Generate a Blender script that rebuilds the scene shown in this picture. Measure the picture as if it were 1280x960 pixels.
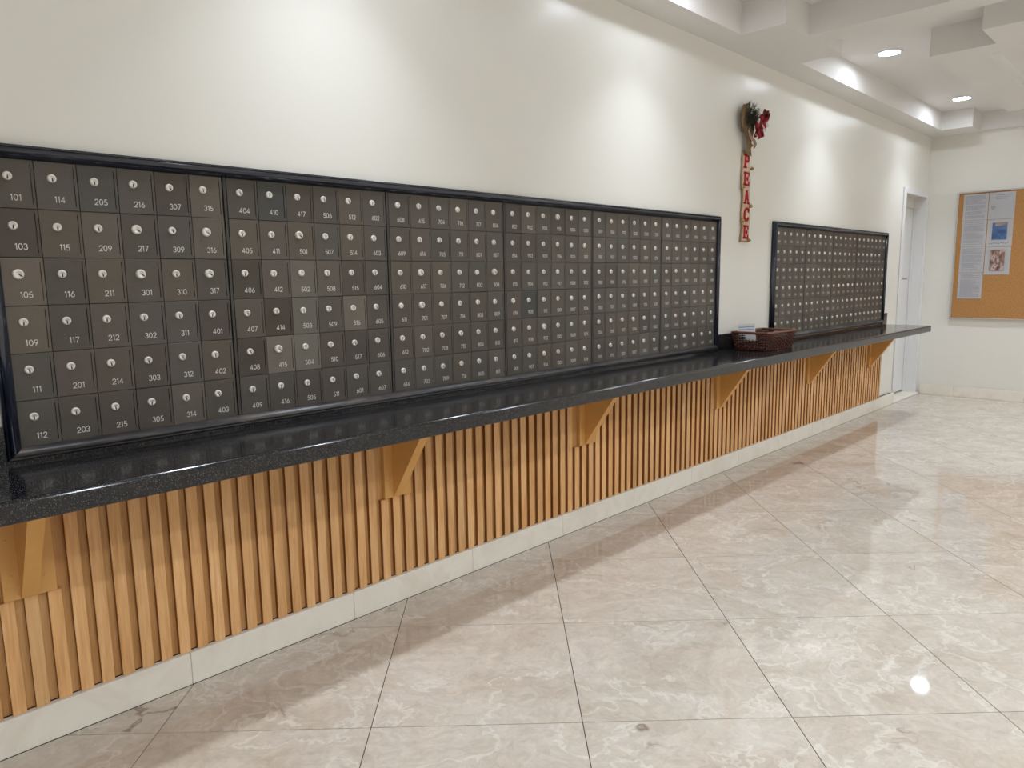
import bpy, bmesh, math, random
from mathutils import Vector, Matrix

random.seed(7)
PI = math.pi
for o in list(bpy.data.objects):
    bpy.data.objects.remove(o, do_unlink=True)
scene = bpy.context.scene
COL = scene.collection

# ------------------------------------------------------------------ camera
F_PX = 902.25
YAW, PITCH, ROLL = 0.7917, 0.1444, -0.0148
CAM = Vector((0.0, -2.2818, 1.2708))
_d = Vector((math.sin(YAW) * math.cos(PITCH), math.cos(YAW) * math.cos(PITCH), -math.sin(PITCH)))
_r0 = Vector((math.cos(YAW), -math.sin(YAW), 0))
_u0 = _r0.cross(_d)
_r = _r0 * math.cos(ROLL) + _u0 * math.sin(ROLL)
_u = _u0 * math.cos(ROLL) - _r0 * math.sin(ROLL)
cam_data = bpy.data.cameras.new('camera')
cam_data.sensor_fit = 'HORIZONTAL'
cam_data.sensor_width = 36.0
cam_data.lens = F_PX / 1280.0 * 36.0
cam_data.clip_start = 0.05
cam = bpy.data.objects.new('camera', cam_data)
COL.objects.link(cam)
cam.matrix_world = Matrix(((_r.x, _u.x, -_d.x, CAM.x), (_r.y, _u.y, -_d.y, CAM.y), (_r.z, _u.z, -_d.z, CAM.z), (0, 0, 0, 1)))
scene.camera = cam

# ------------------------------------------------------------------ world, exposure, lamp strength
world = bpy.data.worlds.new('world')
scene.world = world
world.use_nodes = True
world.node_tree.nodes['Background'].inputs[0].default_value = (0.02, 0.02, 0.02, 1)
world.node_tree.nodes['Background'].inputs[1].default_value = 0.2
scene.view_settings.view_transform = 'Standard'
scene.view_settings.look = 'None'
scene.view_settings.gamma = 1.0
scene.view_settings.use_curve_mapping = False
scene.view_settings.exposure = 0.08
LENS_STRENGTH = 100.0      # wide spill of the lens itself
LAMP_WATTS = 3.8           # beam of each downlight in the row along the mailbox wall
ROOM_WATTS = 10.5          # beam of each downlight further out in the lobby, added rows included
LAMP_SPREAD = math.radians(88)
ROOM_SPREAD = math.radians(168)
LAMP_COLOR = (0.795, 0.885, 1.0)

# ------------------------------------------------------------------ main dimensions (metres)
X_BACK, X_END = -2.2, 8.48
Y_WALL, Y_OPP = 0.015, -6.4
Z_CEIL, Z_COFFER = 2.63, 2.80
Z_COUNTER, COUNTER_T, Y_COUNTER = 0.797, 0.054, -0.392
X_PANEL0, X_PANEL1 = -0.4, 7.29
BW, BH, BG = 0.10117, 0.12705, 0.01455      # mailbox door pitch and gap between units
Z_TOPDOOR = 1.600

# ------------------------------------------------------------------ helpers
def srgb(r, g, b):
    f = lambda c: (c / 255 / 12.92) if c / 255 <= 0.04045 else ((c / 255 + 0.055) / 1.055) ** 2.4
    return (f(r), f(g), f(b), 1)

def link_obj(name, mesh, parent=None):
    o = bpy.data.objects.new(name, mesh)
    COL.objects.link(o)
    if parent is not None:
        o.parent = parent
    return o

def to_mesh(name, bm, mats, smooth=False):
    me = bpy.data.meshes.new(name)
    bmesh.ops.recalc_face_normals(bm, faces=bm.faces)
    bm.to_mesh(me)
    bm.free()
    for m in (mats if isinstance(mats, (list, tuple)) else [mats]):
        me.materials.append(m)
    if smooth:
        for p in me.polygons:
            p.use_smooth = True
    return me

def make(name, bm, mats, parent=None, smooth=False):
    return link_obj(name, to_mesh(name, bm, mats, smooth), parent)

def empty(name, loc=(0, 0, 0), parent=None):
    o = bpy.data.objects.new(name, None)
    o.empty_display_size = 0.05
    o.location = loc
    COL.objects.link(o)
    if parent is not None:
        o.parent = parent
    return o

def tag(o, label=None, cat=None, group=None, kind=None):
    if label: o['label'] = label
    if cat: o['category'] = cat
    if group: o['group'] = group
    if kind: o['kind'] = kind
    return o

def box(bm, x0, x1, y0, y1, z0, z1, mi=0):
    v = [bm.verts.new(p) for p in ((x0, y0, z0), (x1, y0, z0), (x1, y1, z0), (x0, y1, z0),
                                   (x0, y0, z1), (x1, y0, z1), (x1, y1, z1), (x0, y1, z1))]
    for idx in ((0, 3, 2, 1), (4, 5, 6, 7), (0, 1, 5, 4), (1, 2, 6, 5), (2, 3, 7, 6), (3, 0, 4, 7)):
        f = bm.faces.new([v[i] for i in idx])
        f.material_index = mi
    return v

def bevel(bm, w, seg=1):
    bmesh.ops.bevel(bm, geom=list(bm.edges), offset=w, segments=seg, affect='EDGES', profile=0.5)

def box_bm(x0, x1, y0, y1, z0, z1, bw=0, seg=1):
    bm = bmesh.new()
    box(bm, x0, x1, y0, y1, z0, z1)
    if bw: bevel(bm, bw, seg)
    return bm

def tube(bm, pts, rad, n=6, cap=True, mi=0):
    pts = [Vector(p) for p in pts]
    rads = rad if isinstance(rad, (list, tuple)) else [rad] * len(pts)
    rings = []
    ref = Vector((0.13, 0.27, 0.95)).normalized()
    for i, p in enumerate(pts):
        t = (pts[min(i + 1, len(pts) - 1)] - pts[max(i - 1, 0)]).normalized()
        r_ = ref if abs(t.dot(ref)) < 0.95 else Vector((1, 0, 0))
        a = t.cross(r_).normalized()
        b = t.cross(a)
        rings.append([bm.verts.new(p + (a * math.cos(2 * PI * k / n) + b * math.sin(2 * PI * k / n)) * rads[i]) for k in range(n)])
    for i in range(len(rings) - 1):
        for k in range(n):
            f = bm.faces.new((rings[i][k], rings[i][(k + 1) % n], rings[i + 1][(k + 1) % n], rings[i + 1][k]))
            f.material_index = mi
    if cap:
        for rg in (rings[0], rings[-1]):
            f = bm.faces.new(rg); f.material_index = mi

def lathe_y(bm, prof, n=20, cx=0, cz=0, mi=0):
    """profile [(radius, y)] turned about the y axis"""
    rings = []
    for r, y in prof:
        if r <= 1e-6:
            rings.append([bm.verts.new((cx, y, cz))])
        else:
            rings.append([bm.verts.new((cx + r * math.cos(2 * PI * k / n), y, cz + r * math.sin(2 * PI * k / n))) for k in range(n)])
    for a, b in zip(rings, rings[1:]):
        for k in range(n):
            q = [a[k % len(a)], a[(k + 1) % len(a)], b[(k + 1) % len(b)], b[k % len(b)]]
            u = []
            for v in q:
                if v not in u: u.append(v)
            if len(u) >= 3:
                f = bm.faces.new(u); f.material_index = mi

def lathe_z(bm, prof, n=24, mi=0):
    rings = []
    for r, z in prof:
        if r <= 1e-6:
            rings.append([bm.verts.new((0, 0, z))])
        else:
            rings.append([bm.verts.new((r * math.cos(2 * PI * k / n), r * math.sin(2 * PI * k / n), z)) for k in range(n)])
    for a, b in zip(rings, rings[1:]):
        for k in range(n):
            u = []
            for v in (a[k % len(a)], a[(k + 1) % len(a)], b[(k + 1) % len(b)], b[k % len(b)]):
                if v not in u: u.append(v)
            if len(u) >= 3:
                f = bm.faces.new(u); f.material_index = mi

def prism(bm, poly, z0, z1):
    lo = [bm.verts.new((x, y, z0)) for x, y in poly]
    hi = [bm.verts.new((x, y, z1)) for x, y in poly]
    bm.faces.new(hi); bm.faces.new(list(reversed(lo)))
    for i in range(len(poly)):
        j = (i + 1) % len(poly)
        bm.faces.new((lo[i], lo[j], hi[j], hi[i]))

# ------------------------------------------------------------------ materials
class NT:
    def __init__(self, name):
        self.m = bpy.data.materials.new(name)
        self.m.use_nodes = True
        self.t = self.m.node_tree
        self.b = self.t.nodes['Principled BSDF']
    def n(self, typ, **kw):
        nd = self.t.nodes.new(typ)
        for k, v in kw.items():
            if k in nd.inputs.keys(): nd.inputs[k].default_value = v
            else: setattr(nd, k, v)
        return nd
    def l(self, a, b):
        self.t.links.new(a, b)
    def ramp(self, stops):
        r = self.n('ShaderNodeValToRGB')
        e = r.color_ramp.elements
        while len(e) < len(stops): e.new(0.5)
        for el, (p, c) in zip(e, stops):
            el.position = p
            el.color = c if len(c) == 4 else (*c, 1)
        return r
    def coords(self, scale=(1, 1, 1), rnd=True, kind='Object'):
        tc = self.n('ShaderNodeTexCoord')
        mp = self.n('ShaderNodeMapping')
        mp.inputs['Scale'].default_value = scale
        if rnd:
            oi = self.n('ShaderNodeObjectInfo')
            mu = self.n('ShaderNodeMath', operation='MULTIPLY'); mu.inputs[1].default_value = 37.0
            self.l(oi.outputs['Random'], mu.inputs[0])
            ad = self.n('ShaderNodeVectorMath', operation='ADD')
            self.l(tc.outputs[kind], ad.inputs[0]); self.l(mu.outputs[0], ad.inputs[1])
            self.l(ad.outputs[0], mp.inputs['Vector'])
        else:
            self.l(tc.outputs[kind], mp.inputs['Vector'])
        return mp.outputs[0]
    def bump(self, src, strength=0.1, dist=0.01):
        b = self.n('ShaderNodeBump', Strength=strength, Distance=dist)
        self.l(src, b.inputs['Height'])
        self.l(b.outputs[0], self.b.inputs['Normal'])
    def set(self, **kw):
        for k, v in kw.items():
            self.b.inputs[k.replace('_', ' ')].default_value = v
        return self

def plain(name, col, rough=0.5, metal=0.0, spec=0.5, noise=0.06, nscale=30.0, bump=0.0):
    t = NT(name).set(Roughness=rough, Metallic=metal)
    t.b.inputs['Specular IOR Level'].default_value = spec
    v = t.coords(rnd=True)
    nz = t.n('ShaderNodeTexNoise', Scale=nscale, Detail=4.0)
    t.l(v, nz.inputs['Vector'])
    d = [max(0, c * (1 - noise)) for c in col[:3]]
    u = [min(1, c * (1 + noise)) for c in col[:3]]
    r = t.ramp([(0.3, d), (0.7, u)])
    t.l(nz.outputs['Fac'], r.inputs[0])
    t.l(r.outputs[0], t.b.inputs['Base Color'])
    if bump: t.bump(nz.outputs['Fac'], bump, 0.002)
    return t.m

def mat_paint(name, col, rough, spec=0.5, scale=90.0, bump=0.12):
    t = NT(name).set(Roughness=rough)
    t.b.inputs['Specular IOR Level'].default_value = spec
    v = t.coords(rnd=False)
    nz = t.n('ShaderNodeTexNoise', Scale=scale, Detail=3.0)
    t.l(v, nz.inputs['Vector'])
    n2 = t.n('ShaderNodeTexNoise', Scale=1.3, Detail=2.0)
    t.l(v, n2.inputs['Vector'])
    r = t.ramp([(0.3, [c * 0.97 for c in col[:3]]), (0.7, col[:3])])
    t.l(n2.outputs['Fac'], r.inputs[0])
    t.l(r.outputs[0], t.b.inputs['Base Color'])
    t.bump(nz.outputs['Fac'], bump, 0.003)
    return t.m

def mat_marble():
    t = NT('beige_marble').set(Roughness=0.045)
    t.b.inputs['Specular IOR Level'].default_value = 0.6
    v = t.coords(scale=(1, 1, 1))
    warp = t.n('ShaderNodeTexNoise', Scale=2.2, Detail=5.0, Roughness=0.6)
    t.l(v, warp.inputs['Vector'])
    vm = t.n('ShaderNodeVectorMath', operation='MULTIPLY_ADD')
    t.l(warp.outputs['Color'], vm.inputs[0]); vm.inputs[1].default_value = (0.5, 0.5, 0.5); t.l(v, vm.inputs[2])
    mp = t.n('ShaderNodeMapping'); mp.inputs['Scale'].default_value = (2.0, 4.5, 2.0); mp.inputs['Rotation'].default_value = (0, 0, 0.5)
    t.l(vm.outputs[0], mp.inputs['Vector'])
    base = t.n('ShaderNodeTexNoise', Scale=1.6, Detail=9.0, Roughness=0.62)
    t.l(mp.outputs[0], base.inputs['Vector'])
    r = t.ramp([(0.30, srgb(203, 187, 169)), (0.48, srgb(214, 201, 185)), (0.62, srgb(221, 209, 195)), (0.8, srgb(208, 193, 177))])
    t.l(base.outputs['Fac'], r.inputs[0])
    # fine mottling
    fm = t.n('ShaderNodeTexNoise', Scale=26.0, Detail=6.0, Roughness=0.65, Distortion=0.5)
    t.l(vm.outputs[0], fm.inputs['Vector'])
    fr_ = t.n('ShaderNodeMapRange'); fr_.inputs['From Min'].default_value = 0.3; fr_.inputs['From Max'].default_value = 0.7
    fr_.inputs['To Min'].default_value = 0.83; fr_.inputs['To Max'].default_value = 1.07
    t.l(fm.outputs['Fac'], fr_.inputs['Value'])
    hv = t.n('ShaderNodeHueSaturation'); t.l(r.outputs[0], hv.inputs['Color']); t.l(fr_.outputs[0], hv.inputs['Value'])
    r = hv
    # pale veins
    vz = t.n('ShaderNodeTexNoise', Scale=2.4, Detail=6.0, Roughness=0.55)
    t.l(vm.outputs[0], vz.inputs['Vector'])
    rv = t.ramp([(0.485, (0, 0, 0)), (0.5, (1, 1, 1)), (0.515, (0, 0, 0))])
    t.l(vz.outputs['Fac'], rv.inputs[0])
    fac = t.n('ShaderNodeMath', operation='MULTIPLY'); fac.inputs[1].default_value = 0.55
    t.l(rv.outputs[0], fac.inputs[0])
    mx = t.n('ShaderNodeMixRGB'); mx.inputs[2].default_value = srgb(238, 231, 220)
    t.l(fac.outputs[0], mx.inputs[0]); t.l(r.outputs[0], mx.inputs[1])
    # sparse brown cracks
    cz = t.n('ShaderNodeTexNoise', Scale=1.15, Detail=4.0, Roughness=0.5)
    t.l(vm.outputs[0], cz.inputs['Vector'])
    rc = t.ramp([(0.494, (0, 0, 0)), (0.5, (1, 1, 1)), (0.506, (0, 0, 0))])
    t.l(cz.outputs['Fac'], rc.inputs[0])
    mk = t.n('ShaderNodeTexNoise', Scale=3.1, Detail=2.0)
    t.l(v, mk.inputs['Vector'])
    rk = t.ramp([(0.57, (0, 0, 0)), (0.68, (1, 1, 1))])
    t.l(mk.outputs['Fac'], rk.inputs[0])
    cm = t.n('ShaderNodeMath', operation='MULTIPLY')
    t.l(rc.outputs[0], cm.inputs[0]); t.l(rk.outputs[0], cm.inputs[1])
    cm2 = t.n('ShaderNodeMath', operation='MULTIPLY'); cm2.inputs[1].default_value = 0.75
    t.l(cm.outputs[0], cm2.inputs[0])
    m2 = t.n('ShaderNodeMixRGB'); m2.inputs[2].default_value = srgb(120, 92, 70)
    t.l(cm2.outputs[0], m2.inputs[0]); t.l(mx.outputs[0], m2.inputs[1])
    t.l(m2.outputs[0], t.b.inputs['Base Color'])
    return t.m

def mat_pale_marble():
    t = NT('pale_marble').set(Roughness=0.25)
    v = t.coords()
    nz = t.n('ShaderNodeTexNoise', Scale=5.0, Detail=7.0, Roughness=0.6, Distortion=0.6)
    t.l(v, nz.inputs['Vector'])
    r = t.ramp([(0.3, srgb(236, 226, 208)), (0.55, srgb(247, 240, 226)), (0.75, srgb(240, 229, 210))])
    t.l(nz.outputs['Fac'], r.inputs[0]); t.l(r.outputs[0], t.b.inputs['Base Color'])
    return t.m

def mat_wood(name, dark, mid, light, rough=0.5):
    t = NT(name).set(Roughness=rough)
    t.b.inputs['Specular IOR Level'].default_value = 0.35
    v = t.coords(scale=(1, 1, 0.05))
    nz = t.n('ShaderNodeTexNoise', Scale=130.0, Detail=5.0, Roughness=0.6)
    t.l(v, nz.inputs['Vector'])
    v2 = t.coords(scale=(1, 1, 0.18))
    n2 = t.n('ShaderNodeTexNoise', Scale=9.0, Detail=4.0, Distortion=0.8)
    t.l(v2, n2.inputs['Vector'])
    ad = t.n('ShaderNodeMath', operation='ADD')
    t.l(nz.outputs['Fac'], ad.inputs[0]); t.l(n2.outputs['Fac'], ad.inputs[1])
    hf = t.n('ShaderNodeMath', operation='MULTIPLY'); hf.inputs[1].default_value = 0.5
    t.l(ad.outputs[0], hf.inputs[0])
    r = t.ramp([(0.32, dark), (0.5, mid), (0.66, light)])
    t.l(hf.outputs[0], r.inputs[0])
    oi = t.n('ShaderNodeObjectInfo')
    hs = t.n('ShaderNodeHueSaturation')
    mr = t.n('ShaderNodeMapRange'); mr.inputs['To Min'].default_value = 0.9; mr.inputs['To Max'].default_value = 1.08
    t.l(oi.outputs['Random'], mr.inputs['Value']); t.l(mr.outputs[0], hs.inputs['Value'])
    t.l(r.outputs[0], hs.inputs['Color'])
    t.l(hs.outputs[0], t.b.inputs['Base Color'])
    t.bump(nz.outputs['Fac'], 0.15, 0.001)
    return t.m

def mat_granite():
    t = NT('black_granite').set(Roughness=0.13)
    t.b.inputs['Specular IOR Level'].default_value = 0.55
    v = t.coords(rnd=False)
    vo = t.n('ShaderNodeTexVoronoi', Scale=500.0)
    t.l(v, vo.inputs['Vector'])
    # random value per cell: only some cells carry a speck
    sep = t.n('ShaderNodeSeparateColor'); t.l(vo.outputs['Color'], sep.inputs[0])
    g = t.n('ShaderNodeMath', operation='GREATER_THAN'); g.inputs[1].default_value = 0.84
    t.l(sep.outputs[0], g.inputs[0])
    dlt = t.n('ShaderNodeMath', operation='LESS_THAN'); dlt.inputs[1].default_value = 0.42
    t.l(vo.outputs['Distance'], dlt.inputs[0])
    mu = t.n('ShaderNodeMath', operation='MULTIPLY')
    t.l(g.outputs[0], mu.inputs[0]); t.l(dlt.outputs[0], mu.inputs[1])
    nz = t.n('ShaderNodeTexNoise', Scale=60.0, Detail=5.0)
    t.l(v, nz.inputs['Vector'])
    rb = t.ramp([(0.35, srgb(10, 11, 15)), (0.7, srgb(28, 29, 34))])
    t.l(nz.outputs['Fac'], rb.inputs[0])
    rs = t.ramp([(0.0, srgb(96, 90, 82)), (0.5, srgb(150, 148, 144)), (1.0, srgb(132, 110, 80))])
    t.l(sep.outputs[1], rs.inputs[0])
    mx = t.n('ShaderNodeMixRGB')
    t.l(mu.outputs[0], mx.inputs[0]); t.l(rb.outputs[0], mx.inputs[1]); t.l(rs.outputs[0], mx.inputs[2])
    t.l(mx.outputs[0], t.b.inputs['Base Color'])
    return t.m

def mat_door():
    t = NT('bronze_door').set(Roughness=0.42, Metallic=0.35)
    t.b.inputs['Specular IOR Level'].default_value = 0.5
    oi = t.n('ShaderNodeObjectInfo')
    v = t.coords(scale=(1, 1, 6.0))
    nz = t.n('ShaderNodeTexNoise', Scale=55.0, Detail=5.0)
    t.l(v, nz.inputs['Vector'])
    mr = t.n('ShaderNodeMapRange'); mr.inputs['To Min'].default_value = 0.86; mr.inputs['To Max'].default_value = 1.14
    t.l(nz.outputs['Fac'], mr.inputs['Value'])
    hs = t.n('ShaderNodeHueSaturation')
    t.l(oi.outputs['Color'], hs.inputs['Color']); t.l(mr.outputs[0], hs.inputs['Value'])
    t.l(hs.outputs[0], t.b.inputs['Base Color'])
    t.bump(nz.outputs['Fac'], 0.05, 0.0006)
    return t.m

def mat_worn():
    t = NT('worn_black_trim').set(Roughness=0.35)
    v = t.coords(scale=(0.25, 1, 1), rnd=False)
    nz = t.n('ShaderNodeTexNoise', Scale=22.0, Detail=8.0, Roughness=0.7)
    t.l(v, nz.inputs['Vector'])
    r = t.ramp([(0.35, srgb(36, 35, 38)), (0.55, srgb(62, 58, 57)), (0.70, srgb(96, 84, 74))])
    t.l(nz.outputs['Fac'], r.inputs[0]); t.l(r.outputs[0], t.b.inputs['Base Color'])
    return t.m

def mat_cork():
    t = NT('cork').set(Roughness=0.9)
    v = t.coords(rnd=False)
    nz = t.n('ShaderNodeTexNoise', Scale=110.0, Detail=6.0, Roughness=0.7)
    t.l(v, nz.inputs['Vector'])
    r = t.ramp([(0.3, srgb(150, 102, 56)), (0.5, srgb(186, 134, 78)), (0.72, srgb(206, 156, 98))])
    t.l(nz.outputs['Fac'], r.inputs[0]); t.l(r.outputs[0], t.b.inputs['Base Color'])
    t.bump(nz.outputs['Fac'], 0.3, 0.002)
    return t.m

def mat_emit(name, col, strength):
    t = NT(name)
    t.b.inputs['Base Color'].default_value = (0.8, 0.8, 0.8, 1)
    t.b.inputs['Emission Color'].default_value = (*col, 1)
    t.b.inputs['Emission Strength'].default_value = strength
    return t.m

def mat_burlap():
    t = NT('burlap').set(Roughness=0.9)
    v = t.coords(rnd=False)
    w1 = t.n('ShaderNodeTexWave', Scale=260.0, Distortion=1.0); w1.bands_direction = 'X'
    w2 = t.n('ShaderNodeTexWave', Scale=260.0, Distortion=1.0); w2.bands_direction = 'Z'
    t.l(v, w1.inputs['Vector']); t.l(v, w2.inputs['Vector'])
    mu = t.n('ShaderNodeMath', operation='MULTIPLY')
    t.l(w1.outputs['Fac'], mu.inputs[0]); t.l(w2.outputs['Fac'], mu.inputs[1])
    r = t.ramp([(0.0, srgb(164, 136, 100)), (0.6, srgb(212, 186, 148))])
    t.l(mu.outputs[0], r.inputs[0]); t.l(r.outputs[0], t.b.inputs['Base Color'])
    t.bump(mu.outputs[0], 0.3, 0.001)
    return t.m

def mat_photo(name, stops, scale):
    t = NT(name).set(Roughness=0.35)
    v = t.coords(scale=scale, rnd=False)
    nz = t.n('ShaderNodeTexNoise', Scale=14.0, Detail=4.0, Distortion=0.5)
    t.l(v, nz.inputs['Vector'])
    r = t.ramp(stops)
    t.l(nz.outputs['Fac'], r.inputs[0]); t.l(r.outputs[0], t.b.inputs['Base Color'])
    return t.m

M = {}
M['wall'] = mat_paint('cream_wall_paint', srgb(240, 236, 226), 0.30, 0.4, 70.0, 0.10)
M['wall2'] = mat_paint('cream_flat_paint', srgb(232, 227, 216), 0.5, 0.35, 70.0, 0.08)
M['ceil'] = mat_paint('white_ceiling_paint', srgb(236, 232, 227), 0.6, 0.3, 60.0, 0.04)
M['trimpaint'] = mat_paint('white_gloss_paint', srgb(236, 234, 232), 0.3, 0.5, 40.0, 0.03)
M['marble'] = mat_marble()
M['pale'] = mat_pale_marble()
M['grout'] = plain('grout', srgb(58, 43, 34), 0.9)
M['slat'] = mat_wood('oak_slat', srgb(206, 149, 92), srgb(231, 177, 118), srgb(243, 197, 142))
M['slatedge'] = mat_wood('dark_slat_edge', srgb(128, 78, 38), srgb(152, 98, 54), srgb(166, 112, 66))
M['backing'] = mat_wood('oak_backing', srgb(200, 141, 82), srgb(222, 165, 102), srgb(236, 185, 124))
M['bracket'] = plain('ochre_bracket_paint', srgb(228, 172, 98), 0.45, noise=0.05, nscale=12, bump=0.05)
M['granite'] = mat_granite()
M['frame'] = plain('black_lacquer', srgb(32, 36, 52), 0.15, spec=0.9, noise=0.10, nscale=25)
M['worn'] = mat_worn()
M['door'] = mat_door()
M['unit'] = plain('dark_bronze_carcass', srgb(30, 28, 27), 0.5, 0.3)
M['stile'] = plain('bronze_stile', srgb(74, 70, 66), 0.4, 0.4)
M['lock'] = plain('nickel_lock', srgb(232, 227, 216), 0.34, 0.25, noise=0.03)
M['keyhole'] = plain('keyhole_black', srgb(16, 14, 12), 0.7)
M['number'] = plain('number_white', srgb(222, 219, 210), 0.5, noise=0.02)
M['lens'] = mat_emit('lamp_lens', LAMP_COLOR, LENS_STRENGTH)
M['lamptrim'] = plain('lamp_trim_white', srgb(235, 235, 235), 0.4)
M['alu'] = plain('board_aluminium', srgb(206, 202, 198), 0.35, 0.5, noise=0.03)
M['cork'] = mat_cork()
M['paper'] = plain('paper_white', srgb(247, 247, 250), 0.6, noise=0.015, nscale=8)
M['ink'] = plain('grey_ink', srgb(168, 168, 178), 0.7)
M['blueink'] = plain('blue_ink', srgb(128, 142, 182), 0.7)
M['chrome'] = plain('satin_steel', srgb(190, 190, 190), 0.25, 0.9, noise=0.02)
M['wicker'] = plain('dark_wicker', srgb(80, 38, 24), 0.5, spec=0.3, noise=0.4, nscale=60, bump=0.2)
M['wickerrim'] = plain('brown_wicker_rim', srgb(116, 66, 42), 0.4, noise=0.3, nscale=60, bump=0.2)
M['burlap'] = mat_burlap()
M['cream'] = plain('cream_felt', srgb(226, 196, 170), 0.9)
M['red'] = plain('red_felt', srgb(196, 24, 40), 0.75, noise=0.15, nscale=90, bump=0.2)
M['redsilk'] = plain('red_silk', srgb(178, 18, 34), 0.45, noise=0.25, nscale=40)
M['pine'] = plain('pine_green', srgb(46, 52, 34), 0.6, noise=0.4, nscale=60)
M['gold'] = plain('gold_bell', srgb(190, 160, 96), 0.3, 0.85, noise=0.05)
M['frost'] = plain('frosted_twig', srgb(176, 176, 164), 0.7)
M['bluephoto'] = mat_photo('blue_print', [(0.25, srgb(44, 62, 96)), (0.5, srgb(74, 104, 150)), (0.75, srgb(110, 138, 172))], (1, 1, 1.5))
M['sandphoto'] = mat_photo('sand_print', [(0.3, srgb(120, 100, 92)), (0.7, srgb(196, 170, 150))], (1, 2, 2))
M['brownphoto'] = mat_photo('brown_print', [(0.25, srgb(70, 38, 38)), (0.48, srgb(150, 116, 104)), (0.62, srgb(206, 190, 182)), (0.75, srgb(104, 64, 60))], (1, 2.2, 1.2))

# ================================================================== SETTING
# bank openings: (inner x0, inner x1)
BANK_L0 = 0.4199
BANK_L1 = BANK_L0 + 36 * BW + 5 * BG
RW, RG = 0.1022, 0.0115
BANK_R0 = 4.949
BANK_R1 = BANK_R0 + 22 * RW + 3 * RG
Z_BOTDOOR = Z_TOPDOOR - 6 * BH
DOOR_X0, DOOR_X1, DOOR_Z = 7.745, 8.44, 2.045
REVEAL = 0.125
FR = 0.031          # mailbox frame face width

# ---- wall with the mailboxes: solid, with openings for the two banks and the door
def wall_cells(xs, zs, holes, y0, y1):
    bm = bmesh.new()
    solid = {}
    for i in range(len(xs) - 1):
        for j in range(len(zs) - 1):
            cx, cz = (xs[i] + xs[i + 1]) / 2, (zs[j] + zs[j + 1]) / 2
            solid[i, j] = not any(h[0] < cx < h[1] and h[2] < cz < h[3] for h in holes)
    cache = {}
    def V(x, y, z):
        k = (round(x, 5), round(y, 5), round(z, 5))
        if k not in cache: cache[k] = bm.verts.new((x, y, z))
        return cache[k]
    for (i, j), s in solid.items():
        if not s: continue
        a, b, c, d = xs[i], xs[i + 1], zs[j], zs[j + 1]
        for y in (y0, y1):
            bm.faces.new((V(a, y, c), V(b, y, c), V(b, y, d), V(a, y, d)))
        for (di, dj), (p, q) in {(-1, 0): ((a, c), (a, d)), (1, 0): ((b, c), (b, d)), (0, -1): ((a, c), (b, c)), (0, 1): ((a, d), (b, d))}.items():
            if not solid.get((i + di, j + dj), False):
                bm.faces.new((V(p[0], y0, p[1]), V(q[0], y0, q[1]), V(q[0], y1, q[1]), V(p[0], y1, p[1])))
    return bm
OH0, OH1 = Z_BOTDOOR - 0.004, Z_TOPDOOR + 0.004
holes = [(BANK_L0 - 0.006, BANK_L1 + 0.006, OH0, OH1), (BANK_R0 - 0.006, BANK_R1 + 0.006, OH0 + 0.005, OH1 + 0.005),
         (DOOR_X0, DOOR_X1, -0.1, DOOR_Z)]
xs = sorted({X_BACK, X_END + 0.1, *[h[0] for h in holes], *[h[1] for h in holes]})
zs = sorted({-0.1, Z_COFFER + 0.15, *[h[2] for h in holes if h[2] > -0.1], *[h[3] for h in holes]})
tag(make('wall_left', wall_cells(xs, zs, holes, Y_WALL, 0.315), M['wall']), 'cream painted wall holding the two banks of mailboxes', kind='structure')
tag(make('wall_end', box_bm(X_END, X_END + 0.15, Y_OPP, Y_WALL, -0.1, Z_COFFER + 0.15), M['wall']), 'cream end wall carrying the cork board', kind='structure')
tag(make('wall_right', box_bm(X_BACK, X_END, Y_OPP - 0.15, Y_OPP, -0.1, Z_COFFER + 0.15), M['wall2']), 'cream wall behind the camera', kind='structure')
tag(make('wall_back', box_bm(X_BACK - 0.15, X_BACK, Y_OPP, Y_WALL, -0.1, Z_COFFER + 0.15), M['wall2']), 'cream wall closing the near end', kind='structure')

# ---- ceiling with stepped coffers
def coffer_height(x, y):
    for k in (0, -1, -2):
        u = x - 4.05 * k
        s = min(abs(y + 1.6), abs(y + 4.8))                # distance from the coffer's long centre line
        in_arm = 4.85 < u < 8.09 and s < 1.43
        in_body = 4.55 < u < 8.40 and s < 1.17
        if in_arm or in_body:
            isl = (5.33 < u < 7.61 and s < 0.805) or (4.976 < u < 7.97 and s < 0.445)
            if isl:
                return 2.70 if (5.52 < u < 7.42 and s < 0.53) else Z_CEIL
            return Z_COFFER
    return Z_CEIL
cxs = {X_BACK, X_END}
for k in (0, -1, -2):
    for u in (4.85, 8.09, 4.55, 8.40, 5.33, 7.61, 4.976, 7.97, 5.52, 7.42):
        x = u + 4.05 * k
        if X_BACK < x < X_END: cxs.add(x)
cys = {Y_OPP, Y_WALL}
for s in (1.43, 1.17, 0.805, 0.445, 0.53):
    for yc in (-1.6, -4.8):
        cys.add(yc + s); cys.add(yc - s)
cxs, cys = sorted(cxs), sorted(cys)
bm = bmesh.new()
cache = {}
def CV(x, y, z):
    k = (round(x, 4), round(y, 4), round(z, 4))
    if k not in cache: cache[k] = bm.verts.new((x, y, z))
    return cache[k]
hc = {(i, j): coffer_height((cxs[i] + cxs[i + 1]) / 2, (cys[j] + cys[j + 1]) / 2) for i in range(len(cxs) - 1) for j in range(len(cys) - 1)}
ZT = Z_COFFER + 0.15
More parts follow.
